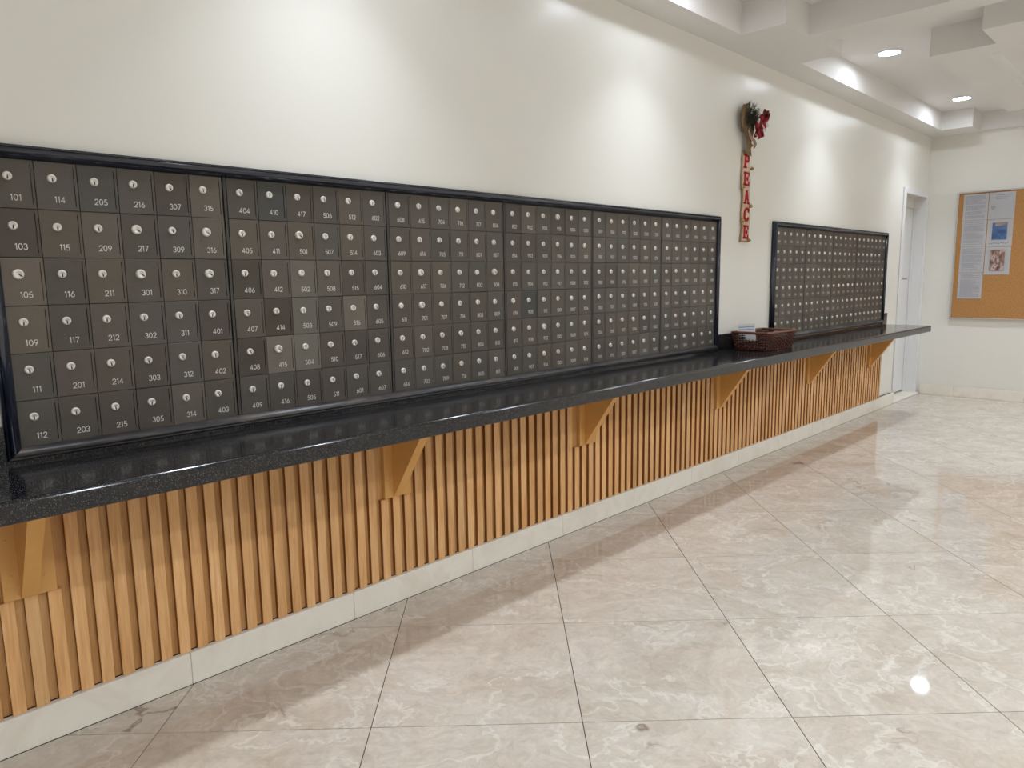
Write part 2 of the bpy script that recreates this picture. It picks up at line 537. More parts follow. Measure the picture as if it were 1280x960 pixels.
for (i, j), z in hc.items():
    a, b, c, d = cxs[i], cxs[i + 1], cys[j], cys[j + 1]
    bm.faces.new((CV(a, c, z), CV(b, c, z), CV(b, d, z), CV(a, d, z)))
    bm.faces.new((CV(a, c, ZT), CV(b, c, ZT), CV(b, d, ZT), CV(a, d, ZT)))
    for nb, (p, q) in {(i + 1, j): ((b, c), (b, d)), (i, j + 1): ((a, d), (b, d))}.items():
        z2 = hc.get(nb, ZT)
        if abs(z2 - z) > 1e-6:
            bm.faces.new((CV(*p, z), CV(*q, z), CV(*q, z2), CV(*p, z2)))
    if i == 0: bm.faces.new((CV(a, c, z), CV(a, d, z), CV(a, d, ZT), CV(a, c, ZT)))
    if j == 0: bm.faces.new((CV(a, c, z), CV(b, c, z), CV(b, c, ZT), CV(a, c, ZT)))
tag(make('ceiling', bm, M['ceil']), 'white ceiling with stepped recessed coffers', kind='structure')

# ---- floor: grout slab with diagonal marble tiles, each a piece of its own
floor = tag(make('floor', box_bm(X_BACK, X_END, Y_OPP, Y_WALL, -0.1, -0.0022), M['grout']), 'polished beige marble floor laid on the diagonal', kind='structure')
TS, TA = 0.61, math.radians(-44.41)
TX, TY = 0.6301, -0.2120
ca, sa = math.cos(TA), math.sin(TA)
def clip(poly, axis, val, keep_less):
    out = []
    for k in range(len(poly)):
        p, q = poly[k], poly[(k + 1) % len(poly)]
        ip = (p[axis] <= val) == keep_less or abs(p[axis] - val) < 1e-9
        iq = (q[axis] <= val) == keep_less or abs(q[axis] - val) < 1e-9
        if ip: out.append(p)
        if ip != iq:
            f = (val - p[axis]) / (q[axis] - p[axis])
            out.append((p[0] + f * (q[0] - p[0]), p[1] + f * (q[1] - p[1])))
    return out
GAP = 0.0013
full_mesh = None
def tile_bm(poly):
    bm = bmesh.new()
    n = len(poly)
    cx = sum(p[0] for p in poly) / n; cy = sum(p[1] for p in poly) / n
    def shrink(d):
        out = []
        for x, y in poly:
            l = math.hypot(x - cx, y - cy)
            f = max(0, 1 - d * 1.41 / l) if l > 0 else 1
            out.append((cx + (x - cx) * f, cy + (y - cy) * f))
        return out
    lo = [bm.verts.new((x, y, -0.0021)) for x, y in poly]
    mi = [bm.verts.new((x, y, -0.0002)) for x, y in poly]
    hi = [bm.verts.new((x, y, 0)) for x, y in shrink(0.0002)]
    bm.faces.new(hi); bm.faces.new(list(reversed(lo)))
    for k in range(n):
        j = (k + 1) % n
        bm.faces.new((lo[k], lo[j], mi[j], mi[k]))
        bm.faces.new((mi[k], mi[j], hi[j], hi[k]))
    return bm
for i in range(-16, 26):
    for j in range(-22, 22):
        cx, cy = TX + TS * ((i + .5) * ca - (j + .5) * sa), TY + TS * ((i + .5) * sa + (j + .5) * ca)
        h = TS / 2 - GAP
        sq = [(cx + a * ca - b * sa, cy + a * sa + b * ca) for a, b in ((-h, -h), (h, -h), (h, h), (-h, h))]
        poly = sq
        for ax, val, less in ((0, X_BACK + .001, False), (0, X_END - .016, True), (1, Y_OPP + .001, False), (1, -0.0325, True)):
            if poly: poly = clip(poly, ax, val, less)
        if len(poly) < 3: continue
        area = 0.5 * abs(sum(poly[k][0] * poly[(k + 1) % len(poly)][1] - poly[(k + 1) % len(poly)][0] * poly[k][1] for k in range(len(poly))))
        if area < 0.0006: continue
        if area > (2 * h) ** 2 * 0.9999:
            if full_mesh is None:
                full_mesh = to_mesh('floor_tile', tile_bm([(-h, -h), (h, -h), (h, h), (-h, h)]), M['marble'])
            o = link_obj('floor_tile', full_mesh, floor)
            o.location = (cx, cy, 0); o.rotation_euler.z = TA + random.choice((0, PI))
        else:
            # local coordinates about the tile centre
            o = make('floor_tile', tile_bm([((x - cx) * ca + (y - cy) * sa, -(x - cx) * sa + (y - cy) * ca) for x, y in poly]), M['marble'], floor)
            o.location = (cx, cy, 0); o.rotation_euler.z = TA

# ---- baseboards of pale marble pieces
def baseboard(name, along, a0, a1, seams, face, back, label):
    """along 'x' or 'y'; pieces between seams"""
    def bb(u0, u1, f, b, z0, z1, bw=0):
        lo, hi = min(f, b), max(f, b)
        return box_bm(u0, u1, lo, hi, z0, z1, bw) if along == 'x' else box_bm(lo, hi, u0, u1, z0, z1, bw)
    mid = face + (back - face) * 0.5
    root = tag(make(name, bb(a0, a1, mid, back, 0, 0.104), M['grout']), label, kind='structure')
    cuts = [a0] + sorted(s for s in seams if a0 + 0.02 < s < a1 - 0.02) + [a1]
    for u0, u1 in zip(cuts, cuts[1:]):
        make('baseboard_tile', bb(u0 + 0.0006, u1 - 0.0006, face, mid - (0.0002 if mid > face else -0.0002), 0, 0.106, 0.0015), M['pale'], root)
    return root
seams = [0.805 + 0.6075 * k for k in range(-8, 14)]
baseboard('baseboard_left', 'x', X_BACK + 0.02, 7.63, seams, -0.030, Y_WALL - 0.0005, 'pale marble baseboard under the slatted panel')
baseboard('baseboard_end', 'y', Y_OPP + 0.02, -0.03, [-0.345 - 0.61 * k for k in range(6)], X_END - 0.015, X_END - 0.0005, 'pale marble baseboard below the cork board')

# ---- door in the corner
door = tag(empty('door_1', (DOOR_X0, REVEAL, 0)), 'white painted door set deep in the wall by the corner', kind='structure')
def dpart(name, bm, mat, parent=None):
    o = make(name, bm, mat, parent or door)
    if parent is None: o.matrix_parent_inverse = Matrix.Translation((-DOOR_X0, -REVEAL, 0))
    return o
leaf = dpart('door_leaf', box_bm(DOOR_X0 + 0.028, DOOR_X1 - 0.028, REVEAL, REVEAL + 0.04, 0.03, DOOR_Z - 0.115, 0.002), M['trimpaint'])
dpart('head_panel', box_bm(DOOR_X0 + 0.025, DOOR_X1 - 0.025, REVEAL - 0.004, REVEAL + 0.05, DOOR_Z - 0.112, DOOR_Z - 0.001), M['wall2'])
dpart('jamb', box_bm(DOOR_X0 + 0.001, DOOR_X0 + 0.024, 0.012, REVEAL + 0.05, 0.016, DOOR_Z - 0.001), M['trimpaint'])
dpart('jamb', box_bm(DOOR_X1 - 0.024, DOOR_X1 - 0.001, 0.012, REVEAL + 0.05, 0.016, DOOR_Z - 0.001), M['trimpaint'])
dpart('door_stop', box_bm(DOOR_X1 - 0.037, DOOR_X1 - 0.0245, REVEAL - 0.022, REVEAL - 0.002, 0.016, DOOR_Z - 0.116), M['trimpaint'])
dpart('casing', box_bm(DOOR_X0 - 0.055, DOOR_X0 + 0.012, 0.001, Y_WALL - 0.0005, 0.107, DOOR_Z + 0.045, 0.003), M['trimpaint'])
dpart('casing', box_bm(DOOR_X1 - 0.012, X_END - 0.001, 0.001, Y_WALL - 0.0005, 0.0, DOOR_Z + 0.045, 0.003), M['trimpaint'])
dpart('casing', box_bm(DOOR_X0 + 0.0125, DOOR_X1 - 0.0125, 0.001, Y_WALL - 0.0005, DOOR_Z - 0.012, DOOR_Z + 0.045, 0.003), M['trimpaint'])
dpart('threshold', box_bm(DOOR_X0 - 0.1, DOOR_X1, -0.030, REVEAL + 0.05, -0.002, 0.015, 0.003), M['pale'])
bm = bmesh.new()
HX, HZ = 8.135, 1.215
lathe_y(bm, [(0, REVEAL - 0.0125), (0.024, REVEAL - 0.0125), (0.027, REVEAL - 0.009), (0.027, REVEAL - 0.0005), (0, REVEAL - 0.0005)], 18, HX, HZ)
tube(bm, [(HX, REVEAL - 0.01, HZ), (HX, REVEAL - 0.05, HZ)], 0.009, 10)
tube(bm, [(HX + 0.01, REVEAL - 0.05, HZ), (HX - 0.05, REVEAL - 0.052, HZ), (HX - 0.1, REVEAL - 0.046, HZ)], [0.011, 0.009, 0.008], 10)
hd = dpart('door_handle', bm, M['chrome'], leaf)
hd.matrix_parent_inverse = Matrix.Translation((-DOOR_X0, -REVEAL, 0)) if False else Matrix.Identity(4)

# ================================================================== SLATTED PANEL
BRACKETS = [(0.340, 0.467), (1.577, 1.706), (2.767, 2.896), (4.142, 4.271), (5.547, 5.676), (6.901, 7.030)]
Z_UNDER = Z_COUNTER - COUNTER_T
panel = tag(empty('slatted_panel', (X_PANEL0, -0.0, 0.106)), 'oak slatted wainscot panel running under the black counter', 'wall panel')
PINV = Matrix.Translation((-X_PANEL0, 0, -0.106))
bk = make('backing_board', box_bm(X_PANEL0, X_PANEL1, -0.003, Y_WALL - 0.0005, 0.1065, Z_UNDER - 0.0005), M['backing'], panel)
bk.matrix_parent_inverse = PINV
SP, SW = 0.0559, 0.0335
def slat_mesh(h):
    bm = bmesh.new()
    c = 0.0012
    pts = [(0, -0.0032), (0, -0.0188 + c), (c, -0.0188), (SW - c, -0.0188), (SW, -0.0188 + c), (SW, -0.0032)]
    lo = [bm.verts.new((x, y, 0)) for x, y in pts]
    hi = [bm.verts.new((x, y, h)) for x, y in pts]
    bm.faces.new(hi); bm.faces.new(list(reversed(lo)))
    for k in range(6):
        f = bm.faces.new((lo[k], lo[(k + 1) % 6], hi[(k + 1) % 6], hi[k]))
        f.material_index = 1 if k in (0, 4) else 0          # the sides are a darker tone than the face
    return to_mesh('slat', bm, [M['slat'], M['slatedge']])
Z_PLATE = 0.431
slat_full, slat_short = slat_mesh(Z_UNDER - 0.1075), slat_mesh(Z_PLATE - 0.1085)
k = -13
while True:
    x = 0.331 + SP * k
    k += 1
    if x < X_PANEL0: continue
    if x + SW > X_PANEL1: break
    cut = any(x < b1 + 0.001 and x + SW > b0 - 0.001 for b0, b1 in BRACKETS)
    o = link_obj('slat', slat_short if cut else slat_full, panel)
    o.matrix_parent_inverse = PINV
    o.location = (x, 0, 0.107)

# ================================================================== BRACKETS
blab = ['ochre shelf bracket at the photo\'s left edge, nearest the camera', 'second ochre shelf bracket from the left under the counter', 'third ochre shelf bracket from the left under the counter',
        'ochre shelf bracket below the counter just left of the wicker basket', 'ochre shelf bracket below the small mailbox bank, second from the far end', 'ochre shelf bracket at the far end of the counter near the door']
bm = bmesh.new()
lathe_y(bm, [(0, -0.0249), (0.003, -0.0249), (0.0042, -0.0236), (0, -0.0236)], 8)
SCREW = to_mesh('screw', bm, M['bracket'])
for (b0, b1), lb in zip(BRACKETS, blab):
    root = tag(empty('shelf_bracket', (b0, -0.003, Z_PLATE)), lb, 'bracket', 'ochre brackets under the counter')
    inv = Matrix.Translation((-b0, 0.003, -Z_PLATE))
    pl = make('back_plate', box_bm(b0 + 0.001, b1 - 0.001, -0.0235, -0.0035, Z_PLATE, Z_UNDER - 0.001, 0.001), M['bracket'], root)
    pl.matrix_parent_inverse = inv
    g0, g1 = b0 + 0.041, b0 + 0.081
    bm = bmesh.new()
    prof = [(-0.0237, Z_PLATE + 0.001), (-0.0237, Z_UNDER - 0.001), (-0.236, Z_UNDER - 0.001)]
    a = [bm.verts.new((g0, y, z)) for y, z in prof]; b = [bm.verts.new((g1, y, z)) for y, z in prof]
    bm.faces.new(a); bm.faces.new(list(reversed(b)))
    for q in range(3):
        bm.faces.new((a[q], a[(q + 1) % 3], b[(q + 1) % 3], b[q]))
    gs = make('gusset', bm, M['bracket'], root); gs.matrix_parent_inverse = inv
    for sx, sz in ((g0 - 0.022, 0.60), (g0 - 0.018, 0.50), (g1 + 0.02, 0.60), (g1 + 0.018, 0.48)):
        sc = link_obj('screw', SCREW, root); sc.matrix_parent_inverse = inv
        sc.location = (sx, 0, sz)

# ================================================================== COUNTER
X_CEND = 7.345
counter = tag(empty('counter', (X_PANEL0, 0, Z_UNDER)), 'long black speckled granite counter below the mailboxes', 'counter')
CINV = Matrix.Translation((-X_PANEL0, 0, -Z_UNDER))
bm = bmesh.new()
prof = [(Y_WALL - 0.001, Z_UNDER), (Y_COUNTER + 0.003, Z_UNDER), (Y_COUNTER, Z_UNDER + 0.003)]
R = 0.011
for q in range(0, 7):
    a = q / 6 * PI / 2
    prof.append((Y_COUNTER + R - R * math.cos(a), Z_COUNTER - R + R * math.sin(a)))
prof.append((Y_WALL - 0.001, Z_COUNTER))
rings = []
for x, ins in ((X_PANEL0, 0), (X_CEND - 0.006, 0), (X_CEND, 0.006)):
    rings.append([bm.verts.new((x, min(y, Y_WALL - 0.001) + (ins if y < -0.2 else 0), z - (ins * 0.5 if z > Z_COUNTER - 0.012 else 0))) for y, z in prof])
for ra, rb in zip(rings, rings[1:]):
    for q in range(len(prof)):
        bm.faces.new((ra[q], ra[(q + 1) % len(prof)], rb[(q + 1) % len(prof)], rb[q]))
bm.faces.new(rings[0]); bm.faces.new(list(reversed(rings[-1])))
o = make('worktop', bm, M['granite'], counter); o.matrix_parent_inverse = CINV
FLx0, FLx1 = BANK_L0 - FR, BANK_L1 + FR
FRx0, FRx1 = BANK_R0 - FR, BANK_R1 + FR
for x0, x1, zt in ((X_PANEL0, FLx0 - 0.001, 0.902), (FLx0 - 0.001, FLx1 + 0.001, Z_BOTDOOR - FR - 0.001), (FLx1 + 0.001, FRx0 - 0.001, 0.902),
                   (FRx0 - 0.001, FRx1 + 0.001, Z_BOTDOOR - FR - 0.001), (FRx1 + 0.001, 7.385, 0.902)):
    o = make('backsplash', box_bm(x0, min(x1, X_CEND + 0.03), -0.004, Y_WALL - 0.001, Z_COUNTER + 0.0003, zt), M['granite'], counter)
    o.matrix_parent_inverse = CINV

# ================================================================== MAILBOXES
# --- number glyphs as stroked outlines (unit height)
def arc(cx, cy, rx, ry, a0, a1, n=12):
    return [(cx + rx * math.cos(math.radians(a0 + (a1 - a0) * i / n)), cy + ry * math.sin(math.radians(a0 + (a1 - a0) * i / n))) for i in range(n + 1)]
GLYPH = {
    '0': ([arc(.31, .5, .26, .45, 0, 360, 20)], .62),
    '1': ([[(.02, .80), (.22, .95), (.22, .02)]], .34),
    '2': ([arc(.30, .69, .24, .26, 175, -35, 12) + [(.04, .05), (.58, .05)]], .60),
    '3': ([arc(.28, .72, .21, .23, 165, -80, 12), arc(.27, .28, .25, .24, 85, -165, 14)], .56),
    '4': ([[(.62, .27), (.04, .27), (.44, .95), (.44, .02)]], .66),
    '5': ([[(.50, .95), (.17, .95), (.10, .52)] + arc(.27, .31, .26, .26, 120, -150, 14)], .57),
    '6': ([[(.40, .96), (.10, .45)], arc(.30, .30, .25, .25, 0, 360, 18)], .60),
    '7': ([[(.03, .95), (.53, .95), (.18, .02)]], .56),
    '8': ([arc(.29, .73, .20, .21, 0, 360, 16), arc(.29, .28, .25, .25, 0, 360, 18)], .58),
    '9': ([[(.20, .03), (.50, .54)], arc(.30, .69, .25, .25, 0, 360, 18)], .60),
}
def stroke(bm, pts, w, tf):
    closed = (Vector((*pts[0], 0)) - Vector((*pts[-1], 0))).length < 1e-4
    p = [Vector((x, y)) for x, y in (pts[:-1] if closed else pts)]
    n = len(p)
    L, Rr = [], []
    for i in range(n):
        a = p[i - 1] if (i > 0 or closed) else None
        b = p[(i + 1) % n] if (i < n - 1 or closed) else None
        d1 = (p[i] - a).normalized() if a is not None else None
        d2 = (b - p[i]).normalized() if b is not None else None
        d = ((d1 or d2) + (d2 or d1))
        d = d.normalized() if d.length > 1e-6 else (d1 or d2)
        nrm = Vector((-d.y, d.x))
        m = 1.0
        if d1 and d2:
            c = max(0.45, abs(nrm.dot(Vector((-d1.y, d1.x)))))
            m = 1 / c
        L.append(bm.verts.new(tf(p[i] + nrm * w / 2 * m)))
        Rr.append(bm.verts.new(tf(p[i] - nrm * w / 2 * m)))
    for i in range(n if closed else n - 1):
        j = (i + 1) % n
        bm.faces.new((L[i], L[j], Rr[j], Rr[i]))
num_cache = {}
def number_mesh(text, H=0.0164):
    if text in num_cache: return num_cache[text]
    bm = bmesh.new()
    sp = 0.11
    width = sum(GLYPH[c][1] for c in text) + sp * (len(text) - 1)
    sx = H * (1.0 if len(text) == 3 else 0.92)
    x = -width / 2
    for c in text:
        for st in GLYPH[c][0]:
            stroke(bm, st, 0.118, lambda q, x=x: ((x + q.x) * sx, -0.0005, (q.y - 0.5) * H))
        x += GLYPH[c][1] + sp
    me = bpy.data.meshes.new('number')
    bm.to_mesh(me); bm.free()
    # give the applied numeral a little thickness
    me.materials.append(M['number'])
    num_cache[text] = me
    return me

def door_mesh(w, h):
    """bronze mailbox door, front at y=0, origin at its top left, with the hinge slot on the right"""
    bm = bmesh.new()
    g, c, T = 0.0006, 0.0009, 0.0065
    X = [g + c, w * 0.905, w * 0.927, w - g - c]
    Z = [-(g + c), -h * 0.085, -h * 0.90, -(h - g - c)]
    vs = {}
    def V(x, y, z):
        k = (round(x, 6), round(y, 6), round(z, 6))
        if k not in vs: vs[k] = bm.verts.new((x, y, z))
        return vs[k]
    for i in range(3):
        for j in range(3):
            if (i, j) == (1, 1):
                d = 0.0055
                bm.faces.new((V(X[1], d, Z[1]), V(X[2], d, Z[1]), V(X[2], d, Z[2]), V(X[1], d, Z[2])))
                for (a, b) in (((X[1], Z[1]), (X[2], Z[1])), ((X[2], Z[1]), (X[2], Z[2])), ((X[2], Z[2]), (X[1], Z[2])), ((X[1], Z[2]), (X[1], Z[1]))):
                    bm.faces.new((V(a[0], 0, a[1]), V(b[0], 0, b[1]), V(b[0], d, b[1]), V(a[0], d, a[1])))
                continue
            bm.faces.new((V(X[i], 0, Z[j]), V(X[i + 1], 0, Z[j]), V(X[i + 1], 0, Z[j + 1]), V(X[i], 0, Z[j + 1])))
    bx = [(x, Z[0]) for x in X] + [(X[3], z) for z in Z[1:]] + [(x, Z[3]) for x in reversed(X[:3])] + [(X[0], z) for z in (Z[2], Z[1])]
    def out(p):
        return (p[0] + (-c if p[0] == X[0] else c if p[0] == X[3] else 0), p[1] + (c if p[1] == Z[0] else -c if p[1] == Z[3] else 0))
    for a, b in zip(bx, bx[1:] + bx[:1]):
        oa, ob = out(a), out(b)
        bm.faces.new((V(a[0], 0, a[1]), V(b[0], 0, b[1]), V(ob[0], c, ob[1]), V(oa[0], c, oa[1])))
        bm.faces.new((V(oa[0], c, oa[1]), V(ob[0], c, ob[1]), V(ob[0], T, ob[1]), V(oa[0], T, oa[1])))
    return to_mesh('door', bm, M['door'])

def lock_mesh(r, proud, key=0.0):
    bm = bmesh.new()
    lathe_y(bm, [(r * 1.06, 0.0005), (r * 1.06, -proud * 0.3), (r, -proud * 0.75), (r * 0.86, -proud), (r * 0.52, -proud), (r * 0.5, -proud + 0.0007), (0, -proud + 0.0007)], 18)
    y = -proud - 0.0002
    ck, sk = math.cos(key), math.sin(key)
    pts = [(-0.0010, 0.0015), (0.0010, 0.0015), (0.0017, -r * 0.55), (0.0012, -r * 0.78), (-0.0012, -r * 0.78), (-0.0017, -r * 0.55)]
    f = bm.faces.new([bm.verts.new((x * ck - z * sk, y, x * sk + z * ck)) for x, z in pts])
    f.material_index = 1
    me = to_mesh('lock', bm, [M['lock'], M['keyhole']], False)
    for p in me.polygons: p.use_smooth = p.material_index == 0
    return me
LOCKS = [lock_mesh(0.0106, 0.0055), lock_mesh(0.0106, 0.0055, 0.12), lock_mesh(0.0106, 0.006, -0.1), lock_mesh(0.0104, 0.005, 0.5)]
LOCK_BIG = lock_mesh(0.0130, 0.0085, 0.9)
BIG = {'105', '217', '316', '301', '501', '617', '808', '701', '912'}

def door_numbers():
    out = ['101', '103', '105', '109', '111', '112', '114', '115', '116', '117', '201', '203', '205', '209', '211', '212', '214', '215', '216', '217',
           '301', '302', '303', '305', '307', '309', '310', '311', '312', '314', '315', '316', '317']
    fl = 4
    while len(out) < 420:
        if fl != 13:
            for r in (1, 2, 3, 4, 5, 6, 7, 8, 9, 10, 11, 12, 14, 15, 16, 17):
                out.append('%d%02d' % (fl, r))
        fl += 1
    return out
NUMS = door_numbers()
TONES = [srgb(95, 87, 77), srgb(91, 84, 75), srgb(87, 81, 73), srgb(91, 86, 79), srgb(85, 77, 70), srgb(88, 83, 76), srgb(98, 91, 82), srgb(93, 84, 77)]
SPECIAL = {'415': srgb(118, 111, 101), '504': srgb(112, 106, 97), '516': srgb(112, 104, 94), '105': srgb(106, 97, 86), '109': srgb(103, 95, 84), '205': srgb(84, 81, 76),
           '410': srgb(76, 74, 70), '905': srgb(74, 73, 70), '502': srgb(106, 100, 90), '503': srgb(104, 99, 90), '408': srgb(76, 68, 60), '406': srgb(78, 71, 62), '414': srgb(76, 68, 58)}

def mailbox_unit(x0, w, ncol, left_pad, right_pad, ztop, nums, label, group, doormesh, skip=()):
    root = tag(empty('mailbox_unit', (x0, 0, ztop - 6 * BH)), label, 'mailboxes', group)
    zb = ztop - 6 * BH
    bm = box_bm(x0 - left_pad, x0 + ncol * w + right_pad, 0.0068, 0.26, zb - 0.0025, ztop + 0.0025)
    o = make('carcass', bm, M['unit'], root); o.location = (-x0, 0, -zb)
    if right_pad > 0.004:
        o = make('stile', box_bm(x0 + ncol * w + right_pad * 0.28, x0 + ncol * w + right_pad * 0.92, -0.0005, 0.0066, zb, ztop, 0.0008), M['stile'], root)
        o.location = (-x0, 0, -zb)
    it = iter(nums)
    for c in range(ncol):
        for r in range(6):
            num = next(it)
            d = link_obj('door', doormesh, root)
            d.location = (c * w, 0, 6 * BH - r * BH)
            d.rotation_euler = (random.uniform(-.006, .006), 0, random.uniform(-.005, .005))
            t = SPECIAL.get(num) or random.choice(TONES)
            f = random.uniform(.93, 1.07)
            d.color = (t[0] * f, t[1] * f, t[2] * f, 1)
            if (c, r) not in skip:
                big = num in BIG or random.random() < 0.03
                k = link_obj('lock', LOCK_BIG if big else random.choice(LOCKS), d)
                k.location = (0.0405 + random.uniform(-.0008, .0008), 0, -0.0440 + random.uniform(-.001, .001))
            n = link_obj('number', number_mesh(num), d)
            n.location = (0.0548, 0, -0.0985 + random.uniform(-.0008, .0008))
    return root

dm_left, dm_right = door_mesh(BW, BH), door_mesh(RW, BH)
PLACES = ['leftmost unit of the large mailbox bank, doors 101 to 403', 'second unit of the large mailbox bank, doors 404 to 607', 'third unit of the large mailbox bank, doors 608 to 811',
          'fourth unit from the left in the large mailbox bank', 'fifth unit from the left in the large mailbox bank', 'rightmost unit of the large mailbox bank, left of the PEACE banner']
for u in range(6):
    x0 = BANK_L0 + u * (6 * BW + BG)
    mailbox_unit(x0, BW, 6, 0.003 if u == 0 else 0.0, (BG - 0.0005) if u < 5 else 0.003, Z_TOPDOOR, NUMS[u * 36:(u + 1) * 36],
                 'bronze ' + PLACES[u], 'bronze mailbox units of the large bank', dm_left)
used = 216
RPL = ['leftmost unit of the small mailbox bank, behind the wicker basket', 'second unit from the left in the small mailbox bank', 'third unit from the left in the small mailbox bank', 'widest unit of the small mailbox bank, nearest the door']
xr = BANK_R0
for u, nc in enumerate((5, 5, 5, 7)):
    mailbox_unit(xr, RW, nc, 0.003 if u == 0 else 0.0, (RG - 0.0005) if u < 3 else 0.003, Z_TOPDOOR + 0.005, NUMS[used:used + nc * 6],
                 'bronze ' + RPL[u], 'bronze mailbox units of the small bank', dm_right, skip={(6, 1)} if u == 3 else ())
    used += nc * 6
    xr += nc * RW + RG

# --- black moulded frames round the banks
FPROF = [(-0.004, 0.0005), (-0.004, -0.006), (-0.001, -0.0125), (0.005, -0.0170), (0.011, -0.0185), (0.017, -0.0168), (0.0205, -0.0125), (0.0215, -0.0090),
         (0.0245, -0.0105), (0.028, -0.0085), (0.0300, -0.0040), (0.0310, 0.0005), (0.0310, 0.0145), (0.0085, 0.0145), (0.0085, 0.0005)]
def mail_frame(x0, x1, z0, z1, label):
    root = tag(empty('moulded_surround', (x0, 0, z0)), label, 'trim surround', 'black moulded surrounds')
    inv = Matrix.Translation((-x0, 0, -z0))
    def rail(name, fn, mat):
        bm = bmesh.new()
        a = [bm.verts.new(fn(u, y, 0)) for u, y in FPROF]
        b = [bm.verts.new(fn(u, y, 1)) for u, y in FPROF]
        n = len(FPROF)
        for q in range(n):
            bm.faces.new((a[q], a[(q + 1) % n], b[(q + 1) % n], b[q]))
        bm.faces.new(a); bm.faces.new(list(reversed(b)))
        bmesh.ops.triangulate(bm, faces=[f for f in bm.faces if len(f.verts) > 4])
        o = make(name, bm, mat, root); o.matrix_parent_inverse = inv
        for p in o.data.polygons: p.use_smooth = len(p.vertices) == 4
        return o
    rail('top_rail', lambda u, y, t: ((x0 - u) if t == 0 else (x1 + u), y, z1 + u), M['frame'])
    rail('bottom_rail', lambda u, y, t: ((x0 - u) if t == 0 else (x1 + u), y, z0 - u), M['worn'])
    rail('side_rail', lambda u, y, t: (x0 - u, y, (z0 - u) if t == 0 else (z1 + u)), M['frame'])
    rail('side_rail', lambda u, y, t: (x1 + u, y, (z0 - u) if t == 0 else (z1 + u)), M['frame'])
    bm = bmesh.new()
    tube(bm, [(x0 - 0.001, -0.0035, z0 + 0.0010), (x1 + 0.001, -0.0035, z0 + 0.0010)], 0.0014, 6)
    o = make('trim_bead', bm, M['stile'], root); o.matrix_parent_inverse = inv
mail_frame(BANK_L0 - 0.0005, BANK_L1 + 0.0005, Z_BOTDOOR - 0.0005, Z_TOPDOOR + 0.0005 + 0.005, 'long black moulded frame round the large mailbox bank')
mail_frame(BANK_R0 - 0.0005, BANK_R1 + 0.0005, Z_BOTDOOR + 0.0045, Z_TOPDOOR + 0.0105, 'short black moulded frame round the small mailbox bank')

# ================================================================== DOWNLIGHTS
def downlight_meshes():
    bm = bmesh.new()
    lathe_z(bm, [(0.064, -0.001), (0.064, -0.004), (0.072, -0.009), (0.084, -0.007), (0.088, -0.003), (0.088, 0.0), (0.064, -0.001)], 32)
    trim = to_mesh('trim_ring', bm, M['lamptrim'], True)
    bm = bmesh.new()
    lathe_z(bm, [(0, -0.0042), (0.04, -0.0041), (0.0635, -0.003), (0.0635, -0.0012), (0, -0.0012)], 32)
    lens = to_mesh('lens', bm, M['lens'])
    return trim, lens
TRIM, LENS = downlight_meshes()
def beam_data(watts, spread):
    d = bpy.data.lights.new('beam', 'AREA')
    d.shape = 'DISK'; d.size = 0.12; d.energy = watts
    d.color = LAMP_COLOR; d.spread = spread
    return d
BEAM_WALL, BEAM_ROOM = beam_data(LAMP_WATTS, LAMP_SPREAD), beam_data(ROOM_WATTS, ROOM_SPREAD)
LX = {7.59: 'far', 5.66: 'near', 3.27: 'third', 1.40: 'fourth', -0.70: 'fifth'}
for y, row in ((-0.445, 'wall'), (-2.725, 'second row from the mailbox wall'), (-3.675, 'added third row from the mailbox wall'), (-5.925, 'added row farthest from the mailboxes')):  # the added rows are unseen lamps put in for even brightness
    for x, w_ in LX.items():
        if row == 'wall':
            lb = {'far': 'lit round downlight in the coffer closest to the end wall', 'near': 'lit round downlight in the far coffer, left of the other one',
                  'third': 'round downlight above the right half of the large mailbox bank', 'fourth': 'round downlight above the middle of the large mailbox bank', 'fifth': 'round downlight above the near end of the counter'}[w_]
        else:
            lb = 'round downlight in the %s, %s from the end wall' % (row, {'far': 'first', 'near': 'second', 'third': 'third', 'fourth': 'fourth', 'fifth': 'fifth'}[w_])
        root = tag(empty('downlight', (x, y, Z_COFFER)), lb, 'ceiling light', 'recessed ceiling downlights')
        link_obj('trim_ring', TRIM, root)
        link_obj('lens', LENS, root)
        lo = bpy.data.objects.new('beam', BEAM_WALL if row == 'wall' else BEAM_ROOM)
        COL.objects.link(lo); lo.parent = root; lo.location = (0, 0, -0.010)

# ================================================================== CORK BOARD AND SHEETS
BY0, BY1, BZ0, BZ1 = -0.262, -1.46, 0.800, 2.062      # outer edges
board = tag(empty('cork_board', (X_END - 0.001, BY0, BZ0)), 'cork notice board in a thin metal frame on the end wall', 'notice board')
binv = Matrix.Translation((-(X_END - 0.001), -BY0, -BZ0))
def bpart(name, bm, mat):
    o = make(name, bm, mat, board); o.matrix_parent_inverse = binv; return o
XF = X_END - 0.034
bpart('cork_panel', box_bm(X_END - 0.016, X_END - 0.001, BY1 + 0.014, BY0 - 0.014, BZ0 + 0.014, BZ1 - 0.014), M['cork'])
bpart('frame_bar', box_bm(XF, X_END - 0.001, BY1, BY1 + 0.0138, BZ0, BZ1, 0.002), M['alu'])
bpart('frame_bar', box_bm(XF, X_END - 0.001, BY0 - 0.0138, BY0, BZ0, BZ1, 0.002), M['alu'])
bpart('frame_bar', box_bm(XF, X_END - 0.001, BY1 + 0.014, BY0 - 0.014, BZ0, BZ0 + 0.0138, 0.002), M['alu'])
bpart('frame_bar', box_bm(XF, X_END - 0.001, BY1 + 0.014, BY0 - 0.014, BZ1 - 0.0138, BZ1, 0.002), M['alu'])
XS = X_END - 0.0165
